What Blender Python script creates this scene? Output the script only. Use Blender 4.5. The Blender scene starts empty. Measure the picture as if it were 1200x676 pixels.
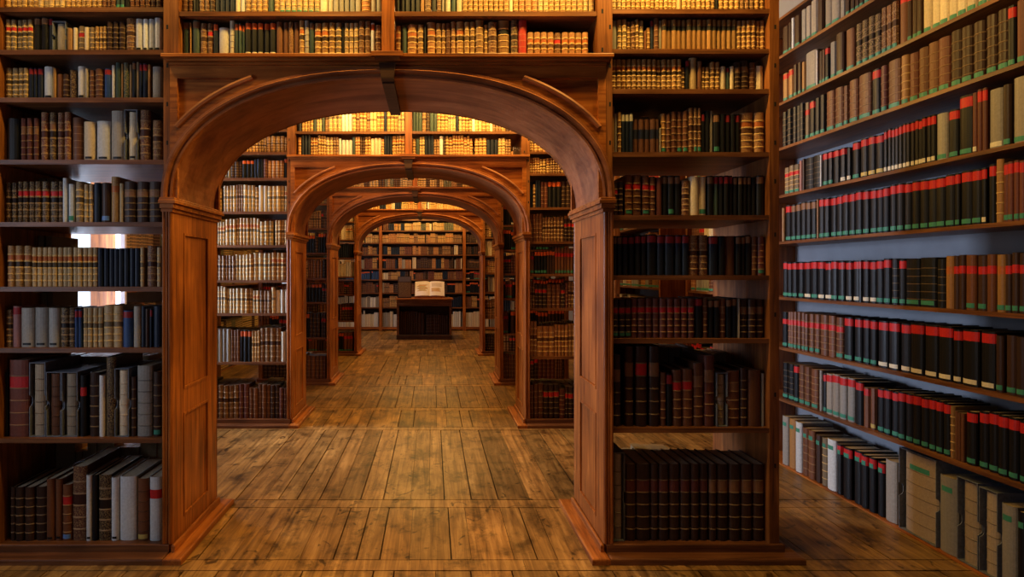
import bpy, math, random
from mathutils import Vector

# ---------------------------------------------------------------- camera, world, light
SC = bpy.context.scene
COL = SC.collection
EYE = 1.6
cd = bpy.data.cameras.new('camera'); cam = bpy.data.objects.new('camera', cd); COL.objects.link(cam)
cam.location = (0, 0, EYE); cam.rotation_euler = (math.pi / 2, 0, 0)
cd.sensor_width = 36; cd.lens = 21.0; cd.shift_x = 0.0775; cd.shift_y = -0.0158; cd.clip_end = 100
SC.camera = cam
vs = SC.view_settings
SC.display_settings.display_device = 'sRGB'
vs.view_transform = 'Standard'; vs.look = 'None'; vs.gamma = 1; vs.use_curve_mapping = False
vs.exposure = 0.0
w = bpy.data.worlds.new('world'); SC.world = w; w.use_nodes = True
w.node_tree.nodes['Background'].inputs[0].default_value = (0.55, 0.65, 0.9, 1)
w.node_tree.nodes['Background'].inputs[1].default_value = 0.01

CX = -0.2515           # axis of the row of arches
OFFS = [0.0, 2.855, 5.19, 8.19]     # the four arches, from the first one's place
Y0 = 3.36              # front face of the first arch
DEP = 0.68

WARM = (1.0, 0.60, 0.14); WARM2 = (1.0, 0.50, 0.17); COOL = (0.62, 0.75, 1.0)
def point(name, loc, watts, col, r=0.06):
    l = bpy.data.lights.new(name, 'POINT'); l.energy = watts; l.color = col; l.shadow_soft_size = r
    o = bpy.data.objects.new(name, l); COL.objects.link(o); o.location = loc; return o
def area(name, loc, rot, watts, col, sx, sy):
    l = bpy.data.lights.new(name, 'AREA'); l.energy = watts; l.color = col; l.shape = 'RECTANGLE'; l.size = sx; l.size_y = sy
    o = bpy.data.objects.new(name, l); COL.objects.link(o); o.location = loc; o.rotation_euler = rot; return o
H = math.pi / 2
# picture lamps over the tops of the cases
for i, (e1, e2) in enumerate([(54, 50), (70, 50), (5, 12), (66, 42)]):
    yy = Y0 + OFFS[i] - 0.38
    point('case_lamp_light', (CX - 0.42, yy, 3.62), e1, WARM)
    point('case_lamp_light', (CX + 0.72, yy, 3.62), e1, WARM)
    point('case_lamp_light', (CX + 1.50, yy + 0.08, 3.62), e2 * 1.25, WARM)
    point('case_lamp_light', (CX - 1.75, yy, 3.62), e2 * 0.45, WARM)
point('case_lamp_light', (CX - 0.5, 15.9, 3.5), 34, WARM)
point('case_lamp_light', (CX + 0.6, 15.9, 3.5), 34, WARM)
# ceiling lamps of the bays
for yy, e in [(5.0, 76), (7.7, 86), (10.3, 90), (14.0, 175)]:
    point('ceiling_lamp_light', (CX, yy, 3.7), e, WARM2, 0.12)
# shaded downlight of the first bay
l = bpy.data.lights.new('ceiling_lamp_light', 'SPOT'); l.energy = 125; l.color = WARM2; l.spot_size = math.radians(58); l.spot_blend = 0.9; l.shadow_soft_size = 0.1
o = bpy.data.objects.new('ceiling_lamp_light', l); COL.objects.link(o); o.location = (CX + 0.3, 2.2, 3.9)
# daylight through the windows, plus one added fill
area('window_light', (-3.45, 1.75, 1.9), (0, -H, 0), 23, COOL, 1.7, 1.2)
area('window_light', (-3.7, 6.1, 1.85), (0, -H, 0), 95, COOL, 1.7, 0.8).data.spread = math.radians(104)
area('window_light', (-1.0, -0.9, 2.1), (H, 0, 0), 2, COOL, 1.6, 1.8)  # added cool fill from behind the camera; no window stands there
area('window_light', (-3.87, 6.15, 1.85), (0, -H, 0), 26, COOL, 1.8, 1.0)
area('window_light', (-3.6, 13.6, 1.9), (0, -H, 0), 30, COOL, 1.7, 1.2)

# ---------------------------------------------------------------- helpers
class MB:
    def __init__(s): s.v = []; s.f = []; s.m = []; s.c = []
    def add(s, vs, fs, mat=0, col=(1, 1, 1, 1)):
        b = len(s.v); s.v += [tuple(p) for p in vs]
        for k, f in enumerate(fs):
            s.f.append(tuple(i + b for i in f)); s.m.append(mat)
            s.c.append(col[k] if isinstance(col, list) else col)
    def box(s, x0, x1, y0, y1, z0, z1, mat=0, col=(1, 1, 1, 1), ch=0.0):
        if ch <= 0:
            s.add([(x0, y0, z0), (x1, y0, z0), (x1, y1, z0), (x0, y1, z0), (x0, y0, z1), (x1, y0, z1), (x1, y1, z1), (x0, y1, z1)],
                  [(3, 2, 1, 0), (4, 5, 6, 7), (0, 1, 5, 4), (1, 2, 6, 5), (2, 3, 7, 6), (3, 0, 4, 7)], mat, col)
        else:   # the upper edges rounded off
            c = ch
            V = [(x0, y0, z0), (x1, y0, z0), (x1, y1, z0), (x0, y1, z0), (x0, y0, z1 - c), (x1, y0, z1 - c), (x1, y1, z1 - c), (x0, y1, z1 - c),
                 (x0 + c * .3, y0 + c * .3, z1 - c * .3), (x1 - c * .3, y0 + c * .3, z1 - c * .3), (x1 - c * .3, y1 - c * .3, z1 - c * .3), (x0 + c * .3, y1 - c * .3, z1 - c * .3),
                 (x0 + c, y0 + c, z1), (x1 - c, y0 + c, z1), (x1 - c, y1 - c, z1), (x0 + c, y1 - c, z1)]
            F = [(3, 2, 1, 0), (12, 13, 14, 15)]
            for a in (0, 4, 8):
                for k in range(4): F.append((a + k, a + (k + 1) % 4, a + 4 + (k + 1) % 4, a + 4 + k))
            s.add(V, F, mat, col)
    def prism(s, pts, z0, z1, mat=0, col=(1, 1, 1, 1), top=None):
        n = len(pts)
        V = [(x, y, z0) for x, y in pts] + [(x, y, z1) for x, y in pts]
        F = [tuple(range(n - 1, -1, -1)), tuple(range(n, 2 * n))] + [(k, (k + 1) % n, n + (k + 1) % n, n + k) for k in range(n)]
        s.add(V, F, mat, col if top is None else [col, top] + [col] * n)
    def tube(s, p, q, r, n=8, mat=0, col=(1, 1, 1, 1)):
        p, q = Vector(p), Vector(q); d = (q - p).normalized(); a = d.orthogonal().normalized(); b = d.cross(a)
        V = []
        for c in (p, q): V += [tuple(c + a * r * math.cos(t) + b * r * math.sin(t)) for t in [2 * math.pi * k / n for k in range(n)]]
        s.add(V, [tuple(range(n - 1, -1, -1)), tuple(range(n, 2 * n))] + [(k, (k + 1) % n, n + (k + 1) % n, n + k) for k in range(n)], mat, col)
    def mesh(s, name, mats):
        me = bpy.data.meshes.new(name); me.from_pydata(s.v, [], s.f)
        for m in mats: me.materials.append(m)
        me.polygons.foreach_set('material_index', s.m)
        at = me.attributes.new('Col', 'FLOAT_COLOR', 'FACE')
        at.data.foreach_set('color', [x for c in s.c for x in (c if len(c) == 4 else (*c, 1))])
        me.update(); return me
    def build(s, name, mats, parent=None, loc=(0, 0, 0)):
        if not isinstance(mats, (list, tuple)): mats = [mats]
        o = bpy.data.objects.new(name, s.mesh(name, mats)); COL.objects.link(o); o.location = loc
        if parent is not None: o.parent = parent
        return o
def tag(o, label, cat, group=None):
    o['label'] = label; o['category'] = cat
    if group: o['group'] = group
    return o
def empty(name, loc, label, cat, group=None):
    o = bpy.data.objects.new(name, None); COL.objects.link(o); o.location = loc; o.empty_display_size = 0.1
    return tag(o, label, cat, group)
def struct(o): o['kind'] = 'structure'; return o
KIDS = {}
def copy_tree(o, parent=None):
    c = o.copy(); COL.objects.link(c); c.parent = parent
    for ch in list(o.children): copy_tree(ch, c)
    return c

# ---------------------------------------------------------------- materials
def nodes(name):
    m = bpy.data.materials.new(name); m.use_nodes = True
    nt = m.node_tree; b = nt.nodes['Principled BSDF']; return m, nt, b
def N(nt, t, **k):
    n = nt.nodes.new(t)
    for a, v in k.items(): setattr(n, a, v)
    return n
def ramp(nt, stops):
    r = N(nt, 'ShaderNodeValToRGB'); e = r.color_ramp.elements
    while len(e) < len(stops): e.new(0.5)
    for k, (p, c) in enumerate(stops): e[k].position = p; e[k].color = (*c, 1)
    return r
def wood(name, axis, dark, mid, light, rough=0.42, scale=1.0, attr=False, stain=0.0):
    m, nt, b = nodes(name); L = nt.links.new
    tc = N(nt, 'ShaderNodeTexCoord'); mp = N(nt, 'ShaderNodeMapping')
    sc = [26 * scale] * 3; sc[axis] = 1.6 * scale
    mp.inputs['Scale'].default_value = sc; L(tc.outputs['Object'], mp.inputs['Vector'])
    n1 = N(nt, 'ShaderNodeTexNoise'); n1.inputs['Scale'].default_value = 1.0; n1.inputs['Detail'].default_value = 6; n1.inputs['Roughness'].default_value = 0.62
    n1.inputs['Distortion'].default_value = 0.8
    L(mp.outputs[0], n1.inputs['Vector'])
    r = ramp(nt, [(0.28, dark), (0.5, mid), (0.72, light)]); L(n1.outputs[0], r.inputs[0])
    n2 = N(nt, 'ShaderNodeTexNoise'); n2.inputs['Scale'].default_value = 3.1; n2.inputs['Detail'].default_value = 4
    L(tc.outputs['Object'], n2.inputs['Vector'])
    r2 = ramp(nt, [(0.3, (0.55, 0.5, 0.46)), (0.65, (1.15, 1.12, 1.1))]); L(n2.outputs[0], r2.inputs[0])
    mx = N(nt, 'ShaderNodeMixRGB', blend_type='MULTIPLY'); mx.inputs[0].default_value = 0.8
    L(r.outputs[0], mx.inputs[1]); L(r2.outputs[0], mx.inputs[2]); out = mx.outputs[0]
    if attr:
        a = N(nt, 'ShaderNodeAttribute', attribute_name='Col'); m2 = N(nt, 'ShaderNodeMixRGB', blend_type='MULTIPLY'); m2.inputs[0].default_value = 1
        L(out, m2.inputs[1]); L(a.outputs['Color'], m2.inputs[2]); out = m2.outputs[0]
    if stain:
        n3 = N(nt, 'ShaderNodeTexNoise'); n3.inputs['Scale'].default_value = 3.4; n3.inputs['Detail'].default_value = 9; n3.inputs['Roughness'].default_value = 0.7
        mp3 = N(nt, 'ShaderNodeMapping'); mp3.inputs['Scale'].default_value = (1.5, 1.1, 1); L(tc.outputs['Object'], mp3.inputs['Vector']); L(mp3.outputs[0], n3.inputs['Vector'])
        r3 = ramp(nt, [(0.36, (0.16, 0.14, 0.13)), (0.50, (1, 1, 1))]); L(n3.outputs[0], r3.inputs[0])
        m3 = N(nt, 'ShaderNodeMixRGB', blend_type='MULTIPLY'); m3.inputs[0].default_value = stain
        L(out, m3.inputs[1]); L(r3.outputs[0], m3.inputs[2]); out = m3.outputs[0]
    if stain:
        n4 = N(nt, 'ShaderNodeTexNoise'); n4.inputs['Scale'].default_value = 9; n4.inputs['Detail'].default_value = 5; n4.inputs['Distortion'].default_value = 1.6
        mp4 = N(nt, 'ShaderNodeMapping'); mp4.inputs['Scale'].default_value = (1.0, 0.7, 1); L(tc.outputs['Object'], mp4.inputs['Vector']); L(mp4.outputs[0], n4.inputs['Vector'])
        r4 = ramp(nt, [(0.30, (0.10, 0.08, 0.07)), (0.40, (1, 1, 1))]); L(n4.outputs[0], r4.inputs[0])
        m4 = N(nt, 'ShaderNodeMixRGB', blend_type='MULTIPLY'); m4.inputs[0].default_value = 0.85
        L(out, m4.inputs[1]); L(r4.outputs[0], m4.inputs[2]); out = m4.outputs[0]
    L(out, b.inputs['Base Color']); b.inputs['Roughness'].default_value = rough
    b.inputs['Specular IOR Level'].default_value = 0.35
    bp = N(nt, 'ShaderNodeBump'); bp.inputs['Strength'].default_value = 0.25; bp.inputs['Distance'].default_value = 0.004
    L(n1.outputs[0], bp.inputs['Height']); L(bp.outputs[0], b.inputs['Normal'])
    return m
def plain(name, col, rough=0.6, noise=0.15, nscale=40, emit=None):
    m, nt, b = nodes(name); L = nt.links.new
    tc = N(nt, 'ShaderNodeTexCoord'); n = N(nt, 'ShaderNodeTexNoise'); n.inputs['Scale'].default_value = nscale; n.inputs['Detail'].default_value = 5
    L(tc.outputs['Object'], n.inputs['Vector'])
    lo = tuple(c * (1 - noise) for c in col); hi = tuple(min(1, c * (1 + noise)) for c in col)
    r = ramp(nt, [(0.3, lo), (0.7, hi)]); L(n.outputs[0], r.inputs[0]); L(r.outputs[0], b.inputs['Base Color'])
    b.inputs['Roughness'].default_value = rough
    if emit: b.inputs['Emission Color'].default_value = (*emit[0], 1); b.inputs['Emission Strength'].default_value = emit[1]
    return m
WD, WM, WL = (0.12, 0.031, 0.006), (0.34, 0.104, 0.017), (0.54, 0.195, 0.040)
M = {
    'vert': wood('wood_vertical', 2, WD, WM, WL),
    'post': wood('wood_posts', 2, (0.07, 0.022, 0.006), (0.22, 0.075, 0.018), (0.38, 0.15, 0.042)),
    'shelf': wood('wood_shelf_boards', 0, (0.06, 0.021, 0.008), (0.17, 0.062, 0.020), (0.29, 0.122, 0.045)),
    'shelf_deep': wood('wood_wall_shelf_boards', 1, (0.06, 0.021, 0.008), (0.17, 0.062, 0.020), (0.29, 0.122, 0.045)),
    'horiz': wood('wood_horizontal', 0, WD, WM, WL),
    'deep': wood('wood_depthwise', 1, WD, WM, WL),
    'soffit': wood('wood_soffit', 0, (0.19, 0.056, 0.018), (0.32, 0.110, 0.036), (0.42, 0.165, 0.062), scale=0.45, rough=0.5),
    'dark': wood('wood_dark', 0, (0.02, 0.009, 0.006), (0.05, 0.022, 0.012), (0.09, 0.042, 0.022)),
    'floor': wood('floor_boards', 1, (0.11, 0.053, 0.016), (0.31, 0.168, 0.048), (0.52, 0.31, 0.10), rough=0.4, scale=0.9, attr=True, stain=0.75),
    'hole': plain('peg_hole', (0.008, 0.005, 0.004), 0.9),
    'plaster': plain('plaster', (0.26, 0.27, 0.30), 0.9, 0.08, 6),
    'white': plain('white_paint', (0.70, 0.70, 0.74), 0.7, 0.05, 8),
    'sky_pane': plain('window_pane', (0.8, 0.85, 0.9), 0.2, 0.02, 3, emit=((0.72, 0.86, 0.95), 0.9)),
    'paper': plain('page_edges', (0.42, 0.33, 0.21), 0.85, 0.3, 150),
    'page': plain('open_pages', (0.92, 0.89, 0.80), 0.8, 0.05, 30),
    'case': plain('slipcase_board', (0.13, 0.145, 0.175), 0.6, 0.25, 60),
}
def leather():
    m, nt, b = nodes('book_cloth_and_leather'); L = nt.links.new
    a = N(nt, 'ShaderNodeAttribute', attribute_name='Col'); tc = N(nt, 'ShaderNodeTexCoord')
    n = N(nt, 'ShaderNodeTexNoise'); n.inputs['Scale'].default_value = 70; n.inputs['Detail'].default_value = 5; n.inputs['Roughness'].default_value = 0.7
    L(tc.outputs['Object'], n.inputs['Vector'])
    r = ramp(nt, [(0.3, (0.62, 0.6, 0.58)), (0.7, (1.25, 1.25, 1.25))]); L(n.outputs[0], r.inputs[0])
    mx = N(nt, 'ShaderNodeMixRGB', blend_type='MULTIPLY'); mx.inputs[0].default_value = 0.45; L(a.outputs['Color'], mx.inputs[1]); L(r.outputs[0], mx.inputs[2])
    v = N(nt, 'ShaderNodeTexVoronoi'); v.inputs['Scale'].default_value = 230; L(tc.outputs['Object'], v.inputs['Vector'])
    rv = ramp(nt, [(0.22, (0.8, 0.8, 0.8)), (0.46, (0, 0, 0))]); L(v.outputs['Distance'], rv.inputs[0])
    inv = N(nt, 'ShaderNodeMath', operation='SUBTRACT'); inv.inputs[0].default_value = 1; L(a.outputs['Alpha'], inv.inputs[1])
    mu = N(nt, 'ShaderNodeMath', operation='MULTIPLY'); L(inv.outputs[0], mu.inputs[0]); L(rv.outputs[0], mu.inputs[1])
    g = N(nt, 'ShaderNodeMixRGB'); L(mu.outputs[0], g.inputs[0]); L(mx.outputs[0], g.inputs[1]); g.inputs[2].default_value = (0.62, 0.43, 0.17, 1)
    L(g.outputs[0], b.inputs['Base Color']); b.inputs['Roughness'].default_value = 0.46; b.inputs['Specular IOR Level'].default_value = 0.3
    bp = N(nt, 'ShaderNodeBump'); bp.inputs['Strength'].default_value = 0.3; bp.inputs['Distance'].default_value = 0.002
    L(n.outputs[0], bp.inputs['Height']); L(bp.outputs[0], b.inputs['Normal'])
    return m
M['book'] = leather()

# ---------------------------------------------------------------- the room
rnd = random.Random(5)
fl = MB()
def planks(x0, x1, y0, y1):
    x = x0 - rnd.random() * 0.1
    while x < x1:
        wd = rnd.choice([0.11, 0.13, 0.16, 0.19, 0.22, 0.24])
        k = rnd.uniform(0.72, 1.2); t = rnd.uniform(-0.05, 0.05)
        g = 0.008 if rnd.random() < 0.5 else 0.003
        fl.box(x, x + wd - g, y0, y1, -0.03, rnd.uniform(-0.0016, 0), 0, (k * (1 + t), k, k * (1 - t), 1))
        x += wd
def crossboard(y0, y1):
    x = -4.3
    while x < 4.0:
        l = rnd.uniform(1.4, 2.6); k = rnd.uniform(0.95, 1.2)
        fl.box(x, x + l - 0.002, y0, y1 - 0.008, -0.03, rnd.uniform(-0.0012, 0), 0, (k, k, k, 1)); x += l
yy = -1.4
for o in OFFS:
    p = 3.26 + o
    a, b_, c_, d_ = p - 0.05, p + 0.07, p + 0.81, p + 0.95
    planks(-4.2, 3.9, yy, a - 0.008); crossboard(a, b_); planks(-4.2, 3.9, b_, c_ - 0.008); crossboard(c_, d_); yy = d_
planks(-4.2, 3.9, yy, 13.2); crossboard(13.2, 13.34); planks(-4.2, 3.9, 13.34, 17.0)
fl.box(-4.3, 4.0, -1.5, 17.1, -0.08, -0.031, 1)
struct(fl.build('floor', [M['floor'], M['hole']]))
ZC = 4.25
c = MB(); c.box(-4.3, 4.0, -1.5, 17.1, ZC, ZC + 0.1); struct(c.build('ceiling', M['dark']))
XR, XL = 3.25, -3.753
c = MB(); c.box(XR, XR + 0.25, -1.5, 17.1, -0.03, ZC); struct(c.build('wall_right', M['plaster']))
c = MB(); c.box(-4.3, 4.0, 16.75, 17.1, -0.03, ZC); struct(c.build('wall_back', M['dark']))
c = MB(); c.box(-4.3, 4.0, -1.7, -1.45, -0.03, ZC); struct(c.build('wall_front', M['dark']))
# the window wall, pierced by three windows with splayed white reveals
WIN = [(1.0, 2.4), (5.55, 6.5), (12.9, 14.3)]
c = MB(); y = -1.5
for a, b_ in WIN:
    c.box(-4.25, XL, y, a - 0.1, -0.03, ZC); c.box(-4.25, XL, a - 0.1, b_ + 0.5, -0.03, 0.9); c.box(-4.25, XL, a - 0.1, b_ + 0.5, 2.8, ZC); y = b_ + 0.5
c.box(-4.25, XL, y, 17.1, -0.03, ZC)
struct(c.build('wall_left', M['plaster']))
for k, (a, b_) in enumerate(WIN):
    wn = struct(bpy.data.objects.new('window_%d' % (k + 1), None)); COL.objects.link(wn)
    m = MB()
    m.prism([(-3.93, b_ + 0.37), (-3.40, b_), (-3.36, b_ + 0.02), (-3.36, b_ + 0.06), (-3.93, b_ + 0.42)], 0.9, 2.8)
    m.prism([(-4.05, a - 0.098), (-3.40, a - 0.098), (-3.40, a - 0.06), (-4.05, a - 0.06)], 0.9, 2.8)
    m.box(-4.05, -3.40, a - 0.06, b_, 0.86, 0.90); m.build('reveal', M['white'], wn)
    m = MB()
    for zz in (0.9, 1.52, 2.14, 2.74): m.box(-3.95, -3.9, a - 0.05, b_ + 0.36, zz, zz + 0.05)
    n = 3
    for q in range(n + 1):
        yq = a - 0.05 + (b_ - a + 0.41) * q / n; m.box(-3.96, -3.89, yq - 0.025, yq + 0.025, 0.9, 2.79)
    m.build('sash', M['white'], wn)
    m = MB(); m.box(-3.94, -3.92, a - 0.05, b_ + 0.40, 0.92, 2.78); m.build('pane', M['sky_pane'], wn)

# ---------------------------------------------------------------- the arches and their cases
AW, ZS, RISE, NE = 1.2115, 2.013, 0.677, 2.25
def arc(d, n=36, a0=None):
    pts = []
    a, b = AW + d, RISE + d
    for k in range(n + 1):
        t = math.pi * k / n; ct, st = math.cos(t), math.sin(t)
        x = -a * math.copysign(abs(ct) ** (2 / NE), ct); z = b * abs(st) ** (2 / NE)
        pts.append((x, ZS + z))
    return pts
def sweep(mb, prof, n=36, clampx=None, clampz=None, mat=0):
    """prof: list of (offset from the opening, y); swept along the arch."""
    R = []
    for d, y in prof:
        row = []
        for x, z in arc(d, n):
            if clampx: x = max(-clampx, min(clampx, x))
            if clampz: z = min(clampz, z)
            row.append((x, y, z))
        R.append(row)
    V = [p for row in R for p in row]; F = []
    for i in range(len(R) - 1):
        for k in range(n): F.append((i * (n + 1) + k, i * (n + 1) + k + 1, (i + 1) * (n + 1) + k + 1, (i + 1) * (n + 1) + k))
    mb.add(V, F, mat)
OX = 1.2265     # outer edge of the arch's front
UI, UO = 1.2275, 1.2625   # inner upright of the side cases
EI, EO = 2.1475, 2.2005   # outer upright
EDGE = {'left': (2.1925, 2.243), 'right': (2.1475, 2.2005)}
TOPZ = 3.78
def make_arch():
    root = empty('archway', (CX, Y0, 0), 'front wooden archway with moulded arch, keystone and panelled jambs, nearest the viewer', 'archway', 'wooden archways')
    m = MB()   # recessed spandrel board front and back
    for y, s in ((0.026, 1), (DEP - 0.026, -1)):
        sweep(m, [(0.0, y), (3.0, y)], 48, OX, 2.762)
    m.build('spandrel_board', M['horiz'], root)
    m = MB()   # raised frame
    for y0, y1 in ((0.0, 0.026), (DEP, DEP - 0.026)):
        sweep(m, [(0.0, y1), (0.0, y0), (0.12, y0), (0.12, y1)], 48, OX, 2.762)
        a, b = min(y0, y1), max(y0, y1)
        for s in (-1, 1):
            x0, x1 = sorted((s * 1.185, s * OX)); m.box(x0, x1, a - 0.001, b, ZS, 2.762)
            x0, x1 = sorted((s * 0.02, s * 1.185)); m.box(x0, x1, a - 0.0006, b, 2.692, 2.762)
    m.build('spandrel_frame', M['horiz'], root)
    for yf in (lambda y: y, lambda y: DEP - y):      # curved bead along the edge of each triangular panel
        pr = [(0.100, yf(-0.0005)), (0.104, yf(-0.014)), (0.116, yf(-0.018)), (0.128, yf(-0.012)), (0.131, yf(0.026))]
        cs = [arc(d, 200) for d, _ in pr]
        for sg in (-1, 1):
            m = MB(); ids = [k for k in range(201) if cs[2][k][0] * sg > 0 and abs(cs[2][k][0]) < 1.19 and cs[2][k][1] < 2.697]
            V = [(cs[j][k][0], pr[j][1], cs[j][k][1]) for j in range(len(pr)) for k in ids]; n_ = len(ids)
            m.add(V, [(j * n_ + k, j * n_ + k + 1, (j + 1) * n_ + k + 1, (j + 1) * n_ + k) for j in range(len(pr) - 1) for k in range(n_ - 1)])
            m.build('spandrel_bead', M['soffit'], root)
    m = MB()
    for s in (1, -1):
        f = (lambda y: y) if s == 1 else (lambda y: DEP - y)
        sweep(m, [(-0.002, f(-0.001)), (-0.002, f(-0.014)), (0.008, f(-0.018)), (0.014, f(-0.006)), (0.02, f(-0.008)), (0.028, f(-0.03)), (0.038, f(-0.034)), (0.046, f(-0.022)), (0.05, f(-0.012)), (0.062, f(-0.012)), (0.066, f(-0.001))], 60)
    m.build('arch_moulding', M['soffit'], root)
    m = MB(); sweep(m, [(0.0, 0.0), (0.0, DEP), (0.01, DEP), (0.01, 0.0)], 60)
    m.build('arch_soffit', M['soffit'], root)
    k = MB()
    for y0, y1 in ((-0.05, 0.02), (DEP - 0.02, DEP + 0.05)):
        V = [(-0.034, y0, 2.675), (0.034, y0, 2.675), (0.034, y1, 2.675), (-0.034, y1, 2.675), (-0.047, y0, 2.7625), (0.047, y0, 2.7625), (0.047, y1, 2.7625), (-0.047, y1, 2.7625)]
        k.add(V, [(3, 2, 1, 0), (4, 5, 6, 7), (0, 1, 5, 4), (1, 2, 6, 5), (2, 3, 7, 6), (3, 0, 4, 7)])
    k.box(-0.034, 0.034, 0.02, DEP - 0.02, 2.668, 2.70)
    k.build('keystone', M['dark'], root)
    for s in (-1, 1):
        j = MB()
        def bx(d0, d1, y0, y1, z0, z1):
            x0, x1 = sorted((s * d0, s * d1)); j.box(x0, x1, y0, y1, z0, z1)
        bx(AW + 0.012, OX, 0, DEP, 0.0, ZS)                       # backing
        bx(AW, AW + 0.012, 0, 0.15, 0.05, 1.95); bx(AW, AW + 0.012, 0.53, DEP, 0.05, 1.95)
        for z0, z1 in ((0.05, 0.168), (0.775, 0.915), (1.83, 1.95)): bx(AW, AW + 0.012, 0.15, 0.53, z0, z1)
        jo = j.build('jamb', M['vert'], root)
        for z0, z1 in ((0.168, 0.775), (0.915, 1.83)):           # fillets round the two panels
            p = MB()
            for (ya, yb, za, zb) in ((0.15, 0.162, z0, z1), (0.518, 0.53, z0, z1), (0.162, 0.518, z0, z0 + 0.014), (0.162, 0.518, z1 - 0.014, z1)):
                x0, x1 = sorted((s * (AW - 0.004), s * (AW + 0.011))); p.box(x0, x1, ya, yb, za, zb)
            x0, x1 = sorted((s * (AW + 0.007), s * (AW + 0.0119))); p.box(x0, x1, 0.165, 0.515, z0 + 0.016, z1 - 0.016)
            p.build('jamb_panel', M['vert'], jo)
        cp = MB()
        for d, z0, z1 in ((0.010, 1.938, 1.958), (0.022, 1.958, 1.985), (0.034, 1.985, 2.004), (0.026, 2.004, 2.018)):
            x0, x1 = sorted((s * (AW - d), s * (UO + d * 0.2))); cp.box(x0, x1, -d - 0.018, -0.0005, z0, z1, ch=0.004)
            x0, x1 = sorted((s * (AW - d), s * (AW + 0.0))); cp.box(x0, x1, -0.0005, DEP + 0.0005, z0, z1, ch=0.004)
            x0, x1 = sorted((s * (AW - d), s * (UO + d * 0.2))); cp.box(x0, x1, DEP + 0.0005, DEP + d + 0.018, z0, z1, ch=0.004)
        cp.build('capital', M['horiz'], root)
        rd = MB()
        for yv in (-0.0108, DEP + 0.0108):
            for dd, r in ((AW + 0.009, 0.010), (AW + 0.027, 0.0075), (AW + 0.043, 0.010)):
                rd.tube((s * dd, yv, 0.08), (s * dd, yv, 1.94), r, 10)
        rd.build('pilaster_reeding', M['vert'], root)
        pl = MB()
        x0, x1 = sorted((s * (AW - 0.088), s * (AW + 0.013))); pl.box(x0, x1, -0.1, DEP + 0.1, 0.0, 0.034, ch=0.010)
        x0, x1 = sorted((s * (AW - 0.02), s * (AW - 0.0002))); pl.box(x0, x1, -0.02, DEP + 0.02, 0.034, 0.078, ch=0.012)
        pl.build('plinth', M['deep'], root)
    return root
def upright(x0, x1, z0, z1, name, root, holes=()):
    m = MB(); m.box(x0, x1, 0, DEP, z0, z1)
    for z in holes:
        xm = (x0 + x1) / 2 + 0.004; m.box(xm - 0.005, xm + 0.005, -0.0008, 0.01, z, z + 0.024, 1)
    return m.build(name, [M['post'], M['hole']], root)
ZL = [3.093, 2.853, 2.584, 2.234, 1.883, 1.518, 1.173, 0.664]
ZR = [3.083, 2.858, 2.632, 2.277, 1.922, 1.583, 1.226, 0.722]
def make_case(side):
    s = -1 if side == 'left' else 1
    EI, EO = EDGE[side]
    lab = 'tall double-sided wooden bookcase %s of the front archway' % side
    root = empty('bookcase', (CX, Y0, 0), lab, 'bookcase', 'double-sided bookcases beside the archways')
    hs = [2.10 + 0.217 * k for k in range(8)]
    a, b = sorted((s * UI, s * UO)); upright(a, b, 0.0, TOPZ, 'upright', root, [h for h in hs if h > 2.05])
    a, b = sorted((s * EI, s * EO)); upright(a, b, 0.0, TOPZ, 'upright', root, [0.5, 0.9, 1.35, 1.8] + hs)
    a, b = sorted((s * (UO + 0.0005), s * (EI - 0.0005)))
    for z in (ZL if side == 'left' else ZR) + [3.42]:
        m = MB(); m.box(a, b, 0.004, DEP - 0.004, z - 0.026, z)
        m.build('shelf', M['shelf'], root)
    m = MB(); m.box(a, b, 0.0, DEP, TOPZ - 0.03, TOPZ); m.build('top_board', M['horiz'], root)
    m = MB(); m.box(a, b, -0.0, DEP, 0.03, 0.07)
    a, b = sorted((s * (AW + 0.0135), s * (EO + 0.02)))
    m.box(a, b, -0.02, -0.001, 0.034, 0.078, ch=0.006); m.box(a, b, DEP + 0.001, DEP + 0.02, 0.034, 0.078, ch=0.006)
    a, b = sorted((s * (EO + 0.0005), s * (EO + 0.02))); m.box(a, b, -0.001, DEP + 0.001, 0.034, 0.078, ch=0.006)
    a, b = sorted((s * (AW + 0.0135), s * (EO + 0.09)))
    m.box(a, b, -0.1, -0.001, 0.0, 0.034, ch=0.010); m.box(a, b, DEP + 0.001, DEP + 0.1, 0.0, 0.034, ch=0.010)
    a, b = sorted((s * (EO + 0.001), s * (EO + 0.09))); m.box(a, b, -0.001, DEP + 0.001, 0.0, 0.034, ch=0.010)
    m.build('plinth', M['shelf'], root)
    return root
ZA = [3.069, 2.815]
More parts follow.
